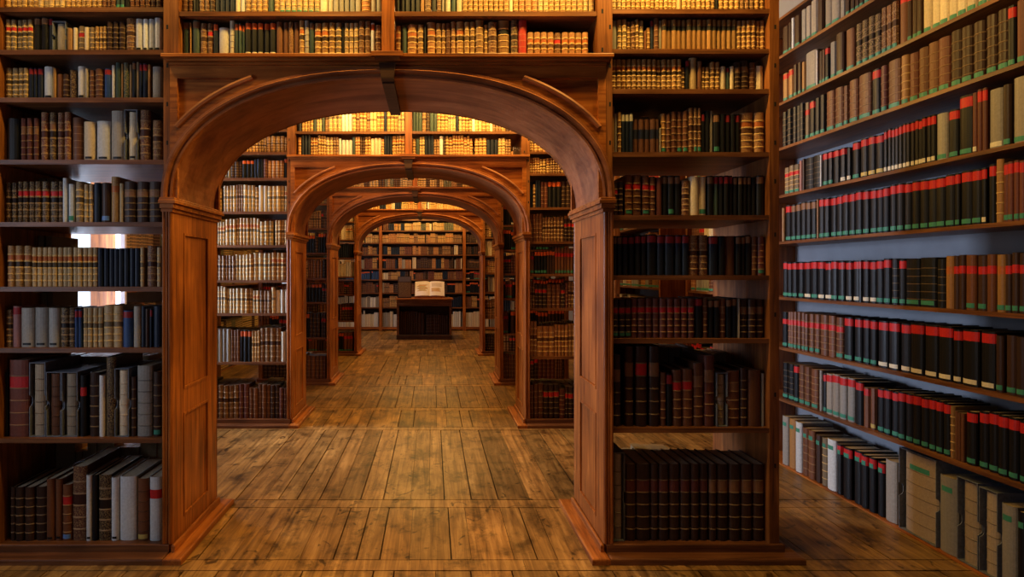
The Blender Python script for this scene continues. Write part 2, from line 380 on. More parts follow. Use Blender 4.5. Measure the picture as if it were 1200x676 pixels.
def make_over():
    root = empty('over_arch_bookcase', (CX, Y0, 0), 'low bookcase of two bays spanning over the front arch', 'bookcase', 'bookcases spanning over the arches')
    for s in (-1, 1):
        a, b = sorted((s * 1.178, s * 1.226)); upright(a, b, 2.816, TOPZ, 'upright', root, [2.84 + 0.217 * k for k in range(5)] if s == 1 else ())
    m = MB(); m.box(-0.035, 0.035, 0, 0.04, 2.816, TOPZ); m.box(-0.03, 0.03, 0.04, DEP, 2.816, TOPZ); m.build('centre_post', M['vert'], root)
    for z in (3.069, 3.40):
        for a, b in ((-1.1775, -0.0355), (0.0355, 1.1775)):
            m = MB(); m.box(a, b, 0.004, DEP - 0.004, z - 0.026, z); m.build('shelf', M['shelf'], root)
    m = MB(); m.box(-1.1775, 1.1775, 0, DEP, TOPZ - 0.03, TOPZ); m.build('top_board', M['horiz'], root)
    m = MB()
    m.box(-1.2265, 1.2265, 0.0, DEP, 2.79, 2.815)
    for y, s in ((0.0, -1), (DEP, 1)):
        for d, z0, z1, e in ((0.014, 2.763, 2.780, 0.0), (0.030, 2.780, 2.796, 0.012), (0.052, 2.796, 2.8155, 0.03)):
            y0, y1 = sorted((y + s * 0.0002, y + s * d)); m.box(-1.226 - e, 1.226 + e, y0, y1, z0, z1, ch=0.005)
    m.box(-0.087, 0.087, -0.075, -0.0525, 2.793, 2.820, ch=0.005); m.box(-0.087, 0.087, -0.0525, 0.0, 2.816, 2.820); m.box(-0.07, 0.07, -0.062, -0.0525, 2.77, 2.793)
    m.build('cornice', M['horiz'], root)
    return root
WHERE = ['front', 'second', 'third', 'fourth']
arch = make_arch(); cl = make_case('left'); cr = make_case('right'); ov = make_over()
for i in range(1, 4):
    nm = WHERE[i]; dy = OFFS[i]
    seen = {1: 'seen straight through the front one', 2: 'seen through the first two', 3: 'farthest, framing the reading table'}[i]
    o = copy_tree(arch); o.location.y += dy; o['label'] = '%s wooden archway with keystone and panelled jambs, %s' % (nm, seen)
    o = copy_tree(cl); o.location.y += dy; o['label'] = 'tall double-sided wooden bookcase left of the %s archway' % nm
    o = copy_tree(cr); o.location.y += dy; o['label'] = 'tall double-sided wooden bookcase right of the %s archway' % nm
    o = copy_tree(ov); o.location.y += dy; o['label'] = 'low bookcase of two bays spanning over the %s arch' % nm

# shelving along the two side walls
ZW = [3.71, 3.393, 3.005, 2.631, 2.238, 1.854, 1.395, 0.982, 0.558]
XWF = 2.88
def wall_shelving(sgn, spans, label):
    root = empty('wall_shelving', (CX, 0, 0), label, 'shelving')
    f, bk = (XWF - CX), (XR - CX - 0.002)
    for y0, y1 in spans:
        for z in ZW:
            m = MB(); a, b = sorted((sgn * f, sgn * bk)); m.box(a, b, y0 + 0.001, y1 - 0.001, z - 0.022, z); m.build('shelf', M['shelf_deep'], root)
        m = MB(); a, b = sorted((sgn * (f + 0.012), sgn * bk)); m.box(a, b, y0 + 0.001, y1 - 0.001, 0.0, 0.010); m.build('base_board', M['deep'], root)
        for yy in (y0, y1):
            m = MB(); a, b = sorted((sgn * (f - 0.002), sgn * bk))
            ya, yb = (yy - 0.045, yy) if yy == y0 else (yy, yy + 0.045)
            m.box(a, b, ya, yb, 0, 3.73); m.build('upright', M['vert'], root)
    return root
wall_shelving(1, [(0.3, 5.35), (5.45, 6.75), (7.6, 9.6), (9.75, 12.2)], 'long wall shelving beyond the bookcase right of the front archway')
wall_shelving(-1, [(2.96, 5.4), (6.6, 8.6), (8.75, 12.2)], 'wall shelving beside the window behind the bookcase left of the front archway')
# back wall case
ZB = [3.05, 2.748, 2.41, 2.085, 1.703, 1.403, 1.038, 0.64]
YB = 16.4
root = empty('back_wall_bookcase', (CX, YB, 0), 'wide bookcase covering the far end wall behind the reading table', 'bookcase')
BX = [-3.40, -1.18, 1.12, 3.40]
for x in BX:
    m = MB(); m.box(x - 0.04, x + 0.04, 0, 0.34, 0, 3.4); m.build('upright', M['vert'], root)
for a, b in zip(BX[:-1], BX[1:]):
    for z in ZB + [3.4]:
        m = MB(); m.box(a + 0.041, b - 0.041, 0.004, 0.34, z - 0.03, z); m.build('shelf', M['shelf'], root)
    m = MB(); m.box(a + 0.041, b - 0.041, 0.0, 0.34, 0.03, 0.10); m.build('plinth', M['horiz'], root)

# ---------------------------------------------------------------- books
STY = {  # colour, words
    'br': ((0.15, 0.058, 0.025), 'brown leather'), 'db': ((0.045, 0.021, 0.013), 'dark brown leather'), 'rb': ((0.135, 0.042, 0.028), 'reddish brown leather'),
    'tn': ((0.32, 0.165, 0.055), 'tan calf'), 'vl': ((0.66, 0.56, 0.39), 'cream vellum'), 'wp': ((0.66, 0.66, 0.63), 'white'), 'gy': ((0.30, 0.275, 0.235), 'grey'),
    'bk': ((0.007, 0.0075, 0.009), 'black cloth'), 'bl': ((0.010, 0.017, 0.036), 'dark navy'), 'bb': ((0.03, 0.07, 0.19), 'blue'), 'gn': ((0.045, 0.075, 0.065), 'dark green'),
    'og': ((0.37, 0.16, 0.06), 'orange brown calf'), 'mr': ((0.19, 0.135, 0.075), 'mottled olive brown'), 'rd': ((0.42, 0.035, 0.025), 'bright red leather'),
    'pv': ((0.38, 0.30, 0.20), 'parchment'), 'cr': ((0.43, 0.31, 0.165), 'pale calf'), 'pk': ((0.30, 0.13, 0.11), 'dusty rose'),
}
RED = (0.55, 0.022, 0.022); GREEN = (0.05, 0.26, 0.17); WHITE = (0.72, 0.66, 0.48); BLUE = (0.14, 0.27, 0.55); BLK = (0.012, 0.012, 0.012); TAN = (0.24, 0.115, 0.052)
YEL = (0.62, 0.45, 0.12)
def mul(c, k): return tuple(x * k for x in c)
def mixc(a, b, t): return tuple(x * (1 - t) + y * t for x, y in zip(a, b))
class Book: pass
def parse(spec):
    out = []
    for t in spec.split():
        t, _, n = t.partition('*'); h, wd, ht = t.split(':'); sty, _, fl_ = h.partition('.')
        for _ in range(int(n or 1)): out.append((sty, fl_, float(wd), float(ht)))
    return out
def spine_pts(wd, seg, bulge):
    P = []
    for k in range(seg + 1):
        t = math.pi * k / seg; P.append((-wd / 2 * math.cos(t), bulge * (1 - math.sin(t))))
    return P
def layout(b, r):
    """z bands of the spine: (z0, z1, colour rgba, raise)"""
    h, base, f = b.h, b.col, b.flags
    gilt = 'g' in f; A = 0.0 if gilt else 1.0
    bands = []
    ribs = 'r' in f or 'o' in f
    nb = 5 if h > 0.16 else 4
    lab = RED if 'l' in f else ((0.13, 0.035, 0.028) if 'm' in f else TAN if 'a' in f else (mul(BLK, 1.5) if 'd' in f else None))  # one red is dimmed to paint in the gloom of the bottom shelf
    if b.sty in ('tn', 'og', 'cr') and 'l' in f: lab = (0.46, 0.13, 0.03)
    if ribs:
        e = ((0.0075 if not b.px else 0.005) if gilt else 0.0038) if 'r' in f else 0.0018
        zs = [h * (0.15 + 0.80 * k / nb) for k in range(nb)] if nb == 5 else [h * (0.17 + 0.80 * k / nb) for k in range(nb)]
        z = 0.0
        bc = (mixc(base, (0.72, 0.48, 0.18), 0.8) if b.sty in ('tn', 'og', 'cr', 'mr') else mixc(base, (0.50, 0.33, 0.16), 0.55 if gilt else 0.34)) if 'v' not in f else mul(base, 0.6)  # gold on gilt ribs; plain ribs lightened for wear and painted-in highlights
        for k, zb in enumerate(zs):
            bands.append((z, zb - e, (*base, A), 0)); bands.append((zb - e, zb + e, (*bc, 1), 1 if 'r' in f else 0)); z = zb + e
        bands.append((z, h, (*base, A), 0))
        if gilt and len(bands) > 5:
            i = len(bands) - 5; z0, z1, c_, q = bands[i]; bands[i] = (z0, z1, (*mul(base, 0.16 if b.sty in ('cr', 'tn') and b.px and 'l' in f and b.h < .235 else 0.4), 1), q)
        if lab is not None:
            i = len(bands) - 3; z0, z1, c_, q = bands[i]; bands[i] = (z0, z1, (*lab, 1), 2)
    else:
        bands.append((0, h, (*base, A), 0))
        if lab is not None: bands = [(0, h * .66, (*base, A), 0), (h * .66, h * .80, (*lab, 1), 2), (h * .80, h, (*base, A), 0)]
    RD = RED if b.rot else (0.30, 0.020, 0.022)  # front-facing rows get a duller red, dim light painted into the caps
    if lab == RED: lab = RD
    cap = RD if 'L' in f else (TAN if 'T' in f else (mul(WHITE, .8) if 'V' in f else None))
    if 'L' in f and b.warmcap: cap = (0.62, 0.11, 0.02)
    if cap is not None:
        bands = [(0, h * .80, (*base, A), 0), (h * .80, h * .965, (*cap, 1), 2 if 'L' in f else 0), (h * .965, h, (*mul(base, .9), 1), 0)]
    if 'D' in f: bands = [(0, h * .42, (*base, A), 0), (h * .42, h * .70, (0.012, 0.016, 0.035, 1), 2), (h * .70, h, (*base, A), 0)]
    tg = GREEN if 't' in f else (WHITE if 'w' in f else (BLUE if 'b' in f else (BLK if 'k' in f else (YEL if 'y' in f else None))))
    tags = []
    if tg is not None:
        z0 = 0.012; tags.append((z0, z0 + (0.012 if 'k' in f else min(0.025, h * .12)), tg, 0.62 if 'k' in f else 0.86))
    if 'u' in f: tags.append((h * .80, h * .80 + 0.03, GREEN, 0.6))
    return bands, tags
def book_geo(b, r, seg, mb_cover, mb_pages, mb_lab, mb_tag, X, solid):
    """writes the book into the given builders; X maps local (x across, y depth from spine, z) to the target space."""
    wd, d, h = b.w, b.d, b.h
    bul = min(wd * 0.42, 0.020); P = spine_pts(wd, seg, bul)
    bands, tags = layout(b, r)
    for z0, z1, colr, raise_ in bands:
        tgt = mb_lab if (raise_ == 2 and mb_lab is not None) else mb_cover
        e = 0.0028 if raise_ == 1 else 0.0
        S = [(p[0] * (1 + 2 * e / wd * 0.3), p[1] - e * max(0.25, 1 - p[1] / bul * .75)) for p in P]
        n = len(S)
        if raise_ == 1:
            zz = [z0, z0 + (z1 - z0) * .3, z0 + (z1 - z0) * .7, z1]; rows = [P, S, S, P]
        else: zz = [z0, z1]; rows = [P, P]
        V = [X(p[0], p[1], z) for row, z in zip(rows, zz) for p in row]
        F = [(i * n + k, i * n + k + 1, (i + 1) * n + k + 1, (i + 1) * n + k) for i in range(len(zz) - 1) for k in range(n - 1)]
        tgt.add(V, F, 0, colr)
    bc = (*b.side, 1)
    t = min(0.003, wd * .15)
    if solid:
        V = [X(-wd / 2, bul, 0), X(-wd / 2, d, 0), X(wd / 2, d, 0), X(wd / 2, bul, 0), X(-wd / 2, bul, h), X(-wd / 2, d, h), X(wd / 2, d, h), X(wd / 2, bul, h)]
        mb_cover.add(V, [(0, 4, 5, 1), (2, 6, 7, 3), (1, 5, 6, 2)], 0, [bc, bc, (0.30, 0.22, 0.12, 1)])
        mb_cover.add([X(p[0], p[1], h) for p in P] + [X(wd / 2, d, h), X(-wd / 2, d, h)], [tuple(range(len(P) + 2))], 0, (*mixc(b.side, (0.30, 0.23, 0.15), 0.35), 1))
    else:
        for s in (-1, 1):
            x0, x1 = s * wd / 2, s * (wd / 2 - t)
            V = [X(x0, bul, 0), X(x1, bul, 0), X(x1, d, 0), X(x0, d, 0), X(x0, bul, h), X(x1, bul, h), X(x1, d, h), X(x0, d, h)]
            mb_cover.add(V, [(3, 2, 1, 0), (4, 5, 6, 7), (0, 1, 5, 4), (1, 2, 6, 5), (2, 3, 7, 6), (3, 0, 4, 7)], 0, bc)
        Q = [(p[0] * .9, p[1] + 0.003) for p in P]; n = len(P)
        mb_cover.add([X(p[0], p[1], h) for p in P] + [X(p[0], p[1], h) for p in Q], [(k, k + 1, n + k + 1, n + k) for k in range(n - 1)], 0, bc)
        a = wd / 2 - t - 0.0003; y0, y1 = max(bul, 0.006), d - 0.006; z0, z1 = 0.003, h - 0.005
        V = [X(x, y, z) for z in (z0, z1) for x, y in ((-a, y0), (a, y0), (a, y1), (-a, y1))]
        mb_pages.add(V, [(3, 2, 1, 0), (4, 5, 6, 7), (0, 1, 5, 4), (1, 2, 6, 5), (2, 3, 7, 6), (3, 0, 4, 7)])
    for z0, z1, colr, fr in tags:
        tgt = mb_tag if mb_tag is not None else mb_cover
        T = [(p[0] * fr, p[1]) for p in P]
        T = [(-wd / 2 * fr * math.cos(math.pi * k / seg), bul * (1 - math.sqrt(max(0, 1 - (fr * math.cos(math.pi * k / seg)) ** 2))) - 0.0012) for k in range(seg + 1)]
        V = [X(p[0], p[1], z) for z in (z0, z1) for p in T]; n = len(T)
        tgt.add(V, [(k, k + 1, n + k + 1, n + k) for k in range(n - 1)], 0, (*colr, 1))

ORD = ['', 'first', 'second', 'third', 'fourth', 'fifth', 'sixth', 'seventh', 'eighth', 'ninth', 'tenth', 'eleventh', 'twelfth', 'thirteenth', 'fourteenth', 'fifteenth', 'sixteenth', 'seventeenth',
       'eighteenth', 'nineteenth', 'twentieth']
def ordw(n):
    if n <= 20: return ORD[n]
    t, u = divmod(n, 10); T = {2: 'twent', 3: 'thirt', 4: 'fort'}[t]
    return T + 'ieth' if u == 0 else T + 'y-' + ORD[u]
BOOKS = []      # every book of the named rows
STUFF = MB()
def newbook(sty, flags, wd, h, d, place, rot, px, r, warm=False):
    b = Book(); b.sty, b.flags, b.w, b.h, b.d, b.place, b.rot, b.px = sty, flags, wd, h, d, place, rot, px
    k = r.uniform(0.8, 1.22); t = r.uniform(-0.06, 0.06); c = STY[sty][0]
    b.col = (min(.8, c[0] * k * (1 + t)), min(.8, c[1] * k), min(.8, c[2] * k * (1 - t))); b.side = mul(b.col, 0.6); b.warmcap = warm  # sides darker than spines, painting in the shade between books
    b.row = None; b.seed = r.random(); return b
K = 3.395 / 700      # metres per pixel on the plane of the spines of the first arch
def front_row(x_px, z, spec, info, seed, total=None, frm='left', depth=0.24, Ys=None, kk=None, vx=507, lean=None, xcap=None, warm=False):
    """a row of books facing the viewer on a shelf at height z, beginning at pixel column x_px of the plane."""
    r = random.Random(seed); Ys = Ys if Ys is not None else Y0 + 0.035; kk = kk or K
    L = parse(spec); x = (x_px - vx) * kk; cnt = []
    wsum = sum(t[2] for t in L); scale = 1.0 if total is None else total / wsum
    for sty, f, wpx, hpx in L:
        wm = wpx * kk * scale
        if sty == '_': x += wm; continue
        case = 'c' in f
        g = 0.0030
        b = newbook(sty, f, wm - g - (min(0.026, wm * .3) if case else 0), hpx * kk - (0.016 if case else 0), depth * r.uniform(0.9, 1.05), (x + wm / 2, Ys + (0.014 if case else r.uniform(0, 0.012)), z + (0.0055 if case else 0.0008)), 0.0,
                    wpx * scale * hpx, r, warm)
        b.case = (wm - g, hpx * kk) if case else None
        cnt.append(b); x += wm
    for i, b in enumerate(cnt): b.n = (len(cnt) - i) if frm == 'right' else i + 1; b.row = info; b.frm = frm
    BOOKS.extend(cnt); return cnt
XSP = 2.905
def wall_row(z, spec, info, seed, warm=False):
    """books on the long side wall; spec runs sty.flags:x_from:x_to:height_m in picture columns measured along the wall"""
    r = random.Random(seed); cnt = []
    for t in spec.split():
        t, _, n = t.partition('*'); n = int(n or 1); hd, xa, xb, h = t.split(':'); sty, _, f = hd.partition('.')
        ya, yb = XSP * 700 / (float(xa) - 507), XSP * 700 / (float(xb) - 507)
        for k in range(n):
            y1 = ya + (yb - ya) * k / n; y2 = ya + (yb - ya) * (k + 1) / n; case = 'c' in f
            wm = y1 - y2; yc = (y1 + y2) / 2; px = (float(xb) - float(xa)) / n * float(h) * r.uniform(.999, 1.001) * 700 / yc
            b = newbook(sty, f, wm - 0.0032 - (0.034 if case else 0), float(h) - (0.02 if case else 0) + (0 if case else r.uniform(-0.006, 0.006)), 0.25 * r.uniform(.92, 1.04), (XSP + (0.014 if case else r.uniform(0, 0.01)), yc, z + (0.0055 if case else 0.0008)), -math.pi / 2, px, r, warm)
            b.case = (wm - 0.0032, float(h)) if case else None; cnt.append(b)
    for i, b in enumerate(cnt): b.n = i + 1; b.row = info; b.frm = 'left'
    BOOKS.extend(cnt); return cnt

UP = {8: 'bottom shelf', 7: 'second shelf up', 6: 'third shelf up', 5: 'fourth shelf up', 4: 'fifth shelf up', 3: 'sixth shelf up', 2: 'seventh shelf up', 1: 'eighth shelf up', 0: 'ninth shelf up'}
ROWS_L = [
 (4, 'tn.rg:6.2:36*6 cr.rg:6:38*5 tn.rg:6:36*7 br.r:5:34*3 gn.t:5:33*2 bk:5:36 br.r:6:36*4 db.r:6:35*2'),
 (5, 'mr.rgl:6.3:38*5 bk.T:8.5:41 bk.T:9.5:41 bl.L:5:40 pv.c:16:36 tn:6.5:28 vl:5.5:29 mr.rl:8:31 vl:6:29 mr.r:6.5:29 tn.rg:4.4:30*3 db.r:7:36 db.r:6.5:36 db.r:7.5:36 br.rg:11.5:40 wp.k:8.5:39 wp.k:6.5:39 wp.k:6.8:39 wp.k:8:40'),
 (3, 'mr.rg:8:37*2 mr.rg:6:37*2 bl.L:6:37 bl.L:4:37 bl.L:6.5:37 wp.k:12.5:39 tn:4:37 br:7:30 db.r:8:30 db.g:8:35 _:1.5:1 wp.k:10:39 gy:4:36 br.r:7:35 br.r:10.5:36 _:.7:1 bb.L:9:36 wp:4.5:40 gn:6.5:43 tn:3:42 gn.g:6.5:43 mr:4:41 bl.T:4.5:44 mr:4:44 bl.L:4:42 bl.L:6:42 tn:3.5:41 gy:12.5:39'),
 (5, 'bk:15:50 _:1.5:1 rb.ra:6.5:50 _:1:1 rb.ra:6.5:50 _:1:1 rb.ra:6:50 _:1.5:1 rb.rg:8.5:57 _:1.2:1 db.rga:7.5:57 _:1:1 rb.rg:7.5:57 _:1:1 rb.rg:7.5:57 _:.5:1 br.o:12.3:51 _:1:1 vl.k:13:46 _:1:1 wp.k:16:47 _:.5:1 gy.k:15.5:59 _:1:1 vl.kc:15:60 rb.rg:12.8:60 _:2:1 br.rg:11:48'),
 (2, 'db.rg:6:47 _:1:1 db.rg:6:47 _:1:1 db.rgl:5.5:48 db.rgl:7:48 db.rgl:7:48 db.rgl:7:48 db.rgl:8.5:48 db.rgl:10.5:48 db.rgl:5:48 wp:5.5:52 _:.7:1 wp.t:7.2:45 _:.5:1 mr.rg:9.5:48 cr.rg:5:45 cr.rg:5:45 bl:8:47 _:.7:1 db.b:10.5:47 tn.gl:9.5:54 _:.6:1 cr.g:5:46 db.ra:14:48*3'),
 (6, 'tn.rgl:9.8:48*3 _:.6:1 cr.rgl:6:46*13 bl.:6.2:45*8 _:.5:1 cr.rg:5:46 _:2:1 rb.rg:11.2:48 _:1.5:1 cr.rg:5.2:46'),
 (2, 'mr.rg:7.2:44 pk.L:9.8:48 gy.k:15.5:46 gy.k:15.5:46.5 gy.k:13.2:46 db.rg:10.5:46 db.rg:7:46 bb.L:4.2:44*2 cr.rg:5.7:46*4 cr.rg:11.7:49 cr.rg:10.5:49 bb.L:11:43 _:1:1 gy.g:9.2:48 bl:5:48 db:4.3:45 bl.L:3.3:45 bl:10:48'),
 (1, 'bk:4:75 rb.rl:24:90 _:1.5:1 pv.rvc:19.5:87 br.rvc:18.2:76 pv.rvc:19.3:76 _:1:1 bk.l:8:72 _:2.5:1 db.r:12.5:75 wp:7:72 db.g:12:93 vl.rc:17.3:80 _:1:1 db.r:6:70 gy.rv:18.5:83 _:1:1 db.rt:10.5:76'),
 (10, 'db.r:6:63 db.r:10.7:63 db.r:11.7:63 db.r:13.5:63 _:.5:1 br.k:9.8:73 br.k:8.3:72 br.rlb:11.2:66 rb.rg:17:87 wp.k:7.2:77 bk:6.3:77 db.rg:15.3:77 wp.k:9.2:74 wp:20.5:75 _:1.2:1 br.rvy:13.5:73 _:.5:1 wp.l:14.5:75'),
]
ROWS_R = [
 (717, 'cr.rg:5.6:38*3 tn.rg:5.6:40*5 tn.rg:5:38*6 cr.g:6:36 tn.rg:5.5:40*7 bk:4:36 tn.rg:6:38*4 br.rg:5.5:36*3 tn.rg:6:38*2'),
 (717, 'gy:6.5:36 cr.rg:5.6:37*2 tn.r:4.8:35 br.rg:5:35 tn.rg:4:37 cr.rg:6.3:36 br:3:24 tn.r:4.5:28 bl.L:3.8:37 br.r:6:39 gy:3:36 tn.d:5.8:37*15 og.rg:5.4:36*6'),
 (717, 'tn.rgl:5.85:37*14 tn.rg:4.5:28 bk.L:4.5:36 cr:9.5:39 br.T:5.3:35 tn.rg:3.3:28 tn.rg:6.3:28 tn.rg:6:34*2 vl:7.2:29 gn.L:4.2:28 vl:5:29 db.ra:7.5:34 db.ra:10.3:36 br.r:7.7:34 vl:10:30'),
 (718, 'tn:3:55 gy:3:47 tn.rg:5:48 bl.V:4.7:47*3 br.D:6.9:40*4 br.D:4:40 gy:2.7:30 tn.rt:6.3:47 br.r:5.5:46 br.r:7.3:49 br.rt:6.7:49*2 br.rg:6:53 br.rgt:4.8:53*2 bk.L:4.8:47 bk:6:50 gy:4:50 bk.Tt:8:46 bk:6.7:46 bk.L:6.7:46 bk:5.4:46 bk.L:6.7:46 og.rgl:16.3:48 og.rgl:12.5:48'),
 (717, 'db.rl:8:39 db.r:6.5:40 _:2:1 br.rlt:9.2:48 br.rl:9.8:48 _:1:1 br.rlt:9:47 br.rl:7:46 _:1:1 rb:6.7:45 bk.T:7:47 bk.Tt:7.8:47 bk.T:7.8:47 _:.8:1 br.rg:9.5:41 vl:10.8:46 vl.t:9.3:46 _:.7:1 bk.T:7.7:47 gn.L:6.2:47 bk.L:5.6:47*3 bk.T:5.4:46*4 bk:5.5:45 bk.T:9.8:47'),
 (718, 'bk.T:6:46*2 bk.L:7.2:46*2 bk.L:6.7:47*2 _:.5:1 bk.L:11.5:48 bl.L:8.8:47 bl.L:11.8:47 bl.L:8.3:47*2 br.rg:11.5:47*2 bl.L:11.2:46 bk:7.2:46 br:12.7:46 bk.T:5.6:46*2 bk.T:6.6:47 _:.5:1 br.r:6.4:45 rb.rt:8.5:45'),
 (718, 'db.rlt:7.7:45*3 rb.rl:6.8:46 rb.rl:9.6:46 rb.rl:8.3:46*7 bk.L:9.8:47 br.r:6.2:47 bk.T:7:45*2 br.ra:7.8:46 bk.T:6.2:46 bl.T:7:47 gy:2.3:46 db.ra:9.9:45*3'),
 (719, 'db.ra:10:84 _:4:1 db.ra:10.5:94 _:2.2:1 db.rl:13.5:94 _:2:1 db.ra:12.5:94 _:.5:1 br.r:7.3:63 bk.L:7.3:62 br.rl:11.5:66 br.rl:12.8:67 br.ra:12.5:74 rb.ra:12.8:83 _:.5:1 pv.rvc:13.5:63 br.ra:15.3:65 db.r:8.5:68 br:15.7:66 gy:4:62'),
 (718, 'pv.rvc:15:104 _:1:1 db.rm:13.2:90 db.rm:17.2:90 db.rm:9.5:90 db.rm:12.5:90 db.rm:13.3:90 db.rm:12.4:90 db.rm:10.8:90*2 db.ra:9.4:90 db.ra:14.2:90*4'),
]
ROWS_A = [   # (start, z, spec, side words)
 (212.6, ZA[0], 'br.r:6:34*2 bk:6:34 br.rg:6:34*2 db.r:6:34 bl:5.5:34*4 vl:5.5:34 wp:5.5:34 tn.rg:6.3:34*4 gn:6.3:34 tn.rg:6.3:34 cr.rgt:6.3:34*7 vl:9:34 vl:6:34 gy:6:33*5 og.r:11.5:34 gy:5.5:33*2', 'ul'),
 (212.6, ZA[1], 'gn.T:9.3:44 tn:2:42 gn.T:9.6:45 br.rg:8.2:42 br.rgl:7.4:42 bl.L:5.6:42 wp:13:37 _:.7:1 vl.r:6.5:45 gn.L:5:42 gn.L:3.8:41 gn.L:3.3:40 bk.Lw:8:43 bk.Lw:7:43 bk.Lw:7:43 bk.Lw:7.3:43 bk.Lw:8:43 br:7.7:43 br:6.7:43 br.g:6.3:43 br:6.5:43 tn.rgl:6.3:45 gy.r:5.7:45 gn.T:6:43 tn.rgl:8.6:42*2 tn.rg:8:42 mr.rg:7.8:42 bk:2.6:42 cr.rg:5.7:42*3 br.rg:7.2:44*2 wp.L:4.7:42 br.rg:7.7:40', 'll'),
 (463, ZA[0], 'bk:6.2:34*5 tn:5:34 br.rg:8.5:34 bk:6.5:34 br.rg:6.2:34 gy:3.3:34 vl:8.5:34 gn:5.5:34 vl:8.5:34 tn.rg:6.3:34*9 vl:5:34 tn.rg:7:34 og.r:8:34*3 cr.rg:6.5:34*2 tn.rg:7:34*6 cr.rg:7:34*2', 'ur'),
 (463, ZA[1], 'og.rgl:7.2:39 gn:6.4:39 og.rgl:11.4:40 tn.rg:7.8:40 bk:2.4:40 og.rgl:11:43 tn.rg:6.2:42 tn.rg:4.8:42 br.r:5.7:42 og.rg:5.7:44 tn.rgl:9.8:44 tn.rg:6:43*2 tn.r:10:45 tn.rg:4.7:40 br.rg:10.5:43 _:.6:1 tn.rd:13.8:45.5 _:1:1 db.rg:8.3:45.5 rd.o:10.3:45.5 og.rgl:7.6:31*4 br.rgl:9:31 og.rgl:7.6:31*4', 'lr'),
]
ZL9 = ZL + [0.070]; ZR9 = ZR + [0.070]
for i, (x, sp) in enumerate(ROWS_L): front_row(max(x, 4.3), ZL9[i], sp, (UP[i], 'left of front arch', 'books on the %s left of the front arch' % UP[i]), 100 + i, total=188.0 - max(x, 4.3), depth={7: 0.32, 8: 0.38}.get(i, 0.24))
for i, (x, sp) in enumerate(ROWS_R): front_row(x, ZR9[i], sp, (UP[i], 'right of front arch', 'books on the %s right of the front arch' % UP[i]), 200 + i, total=897.3 - x, depth=0.30 if i >= 7 else 0.24)
AN = {'ul': ('upper shelf', 'over front arch, left bay'), 'll': ('lower shelf', 'over front arch, left bay'), 'ur': ('upper shelf', 'over front arch, right bay'), 'lr': ('lower shelf', 'over front arch, right bay')}
for i, (x, z, sp, kx) in enumerate(ROWS_A): front_row(x, z + 0.0006, sp, (AN[kx][0], AN[kx][1], 'books on the %s %s' % AN[kx]), 300 + i, total=(446.5 - x) if x < 400 else ((690.5 if kx == 'lr' else 697) - x), warm=True)
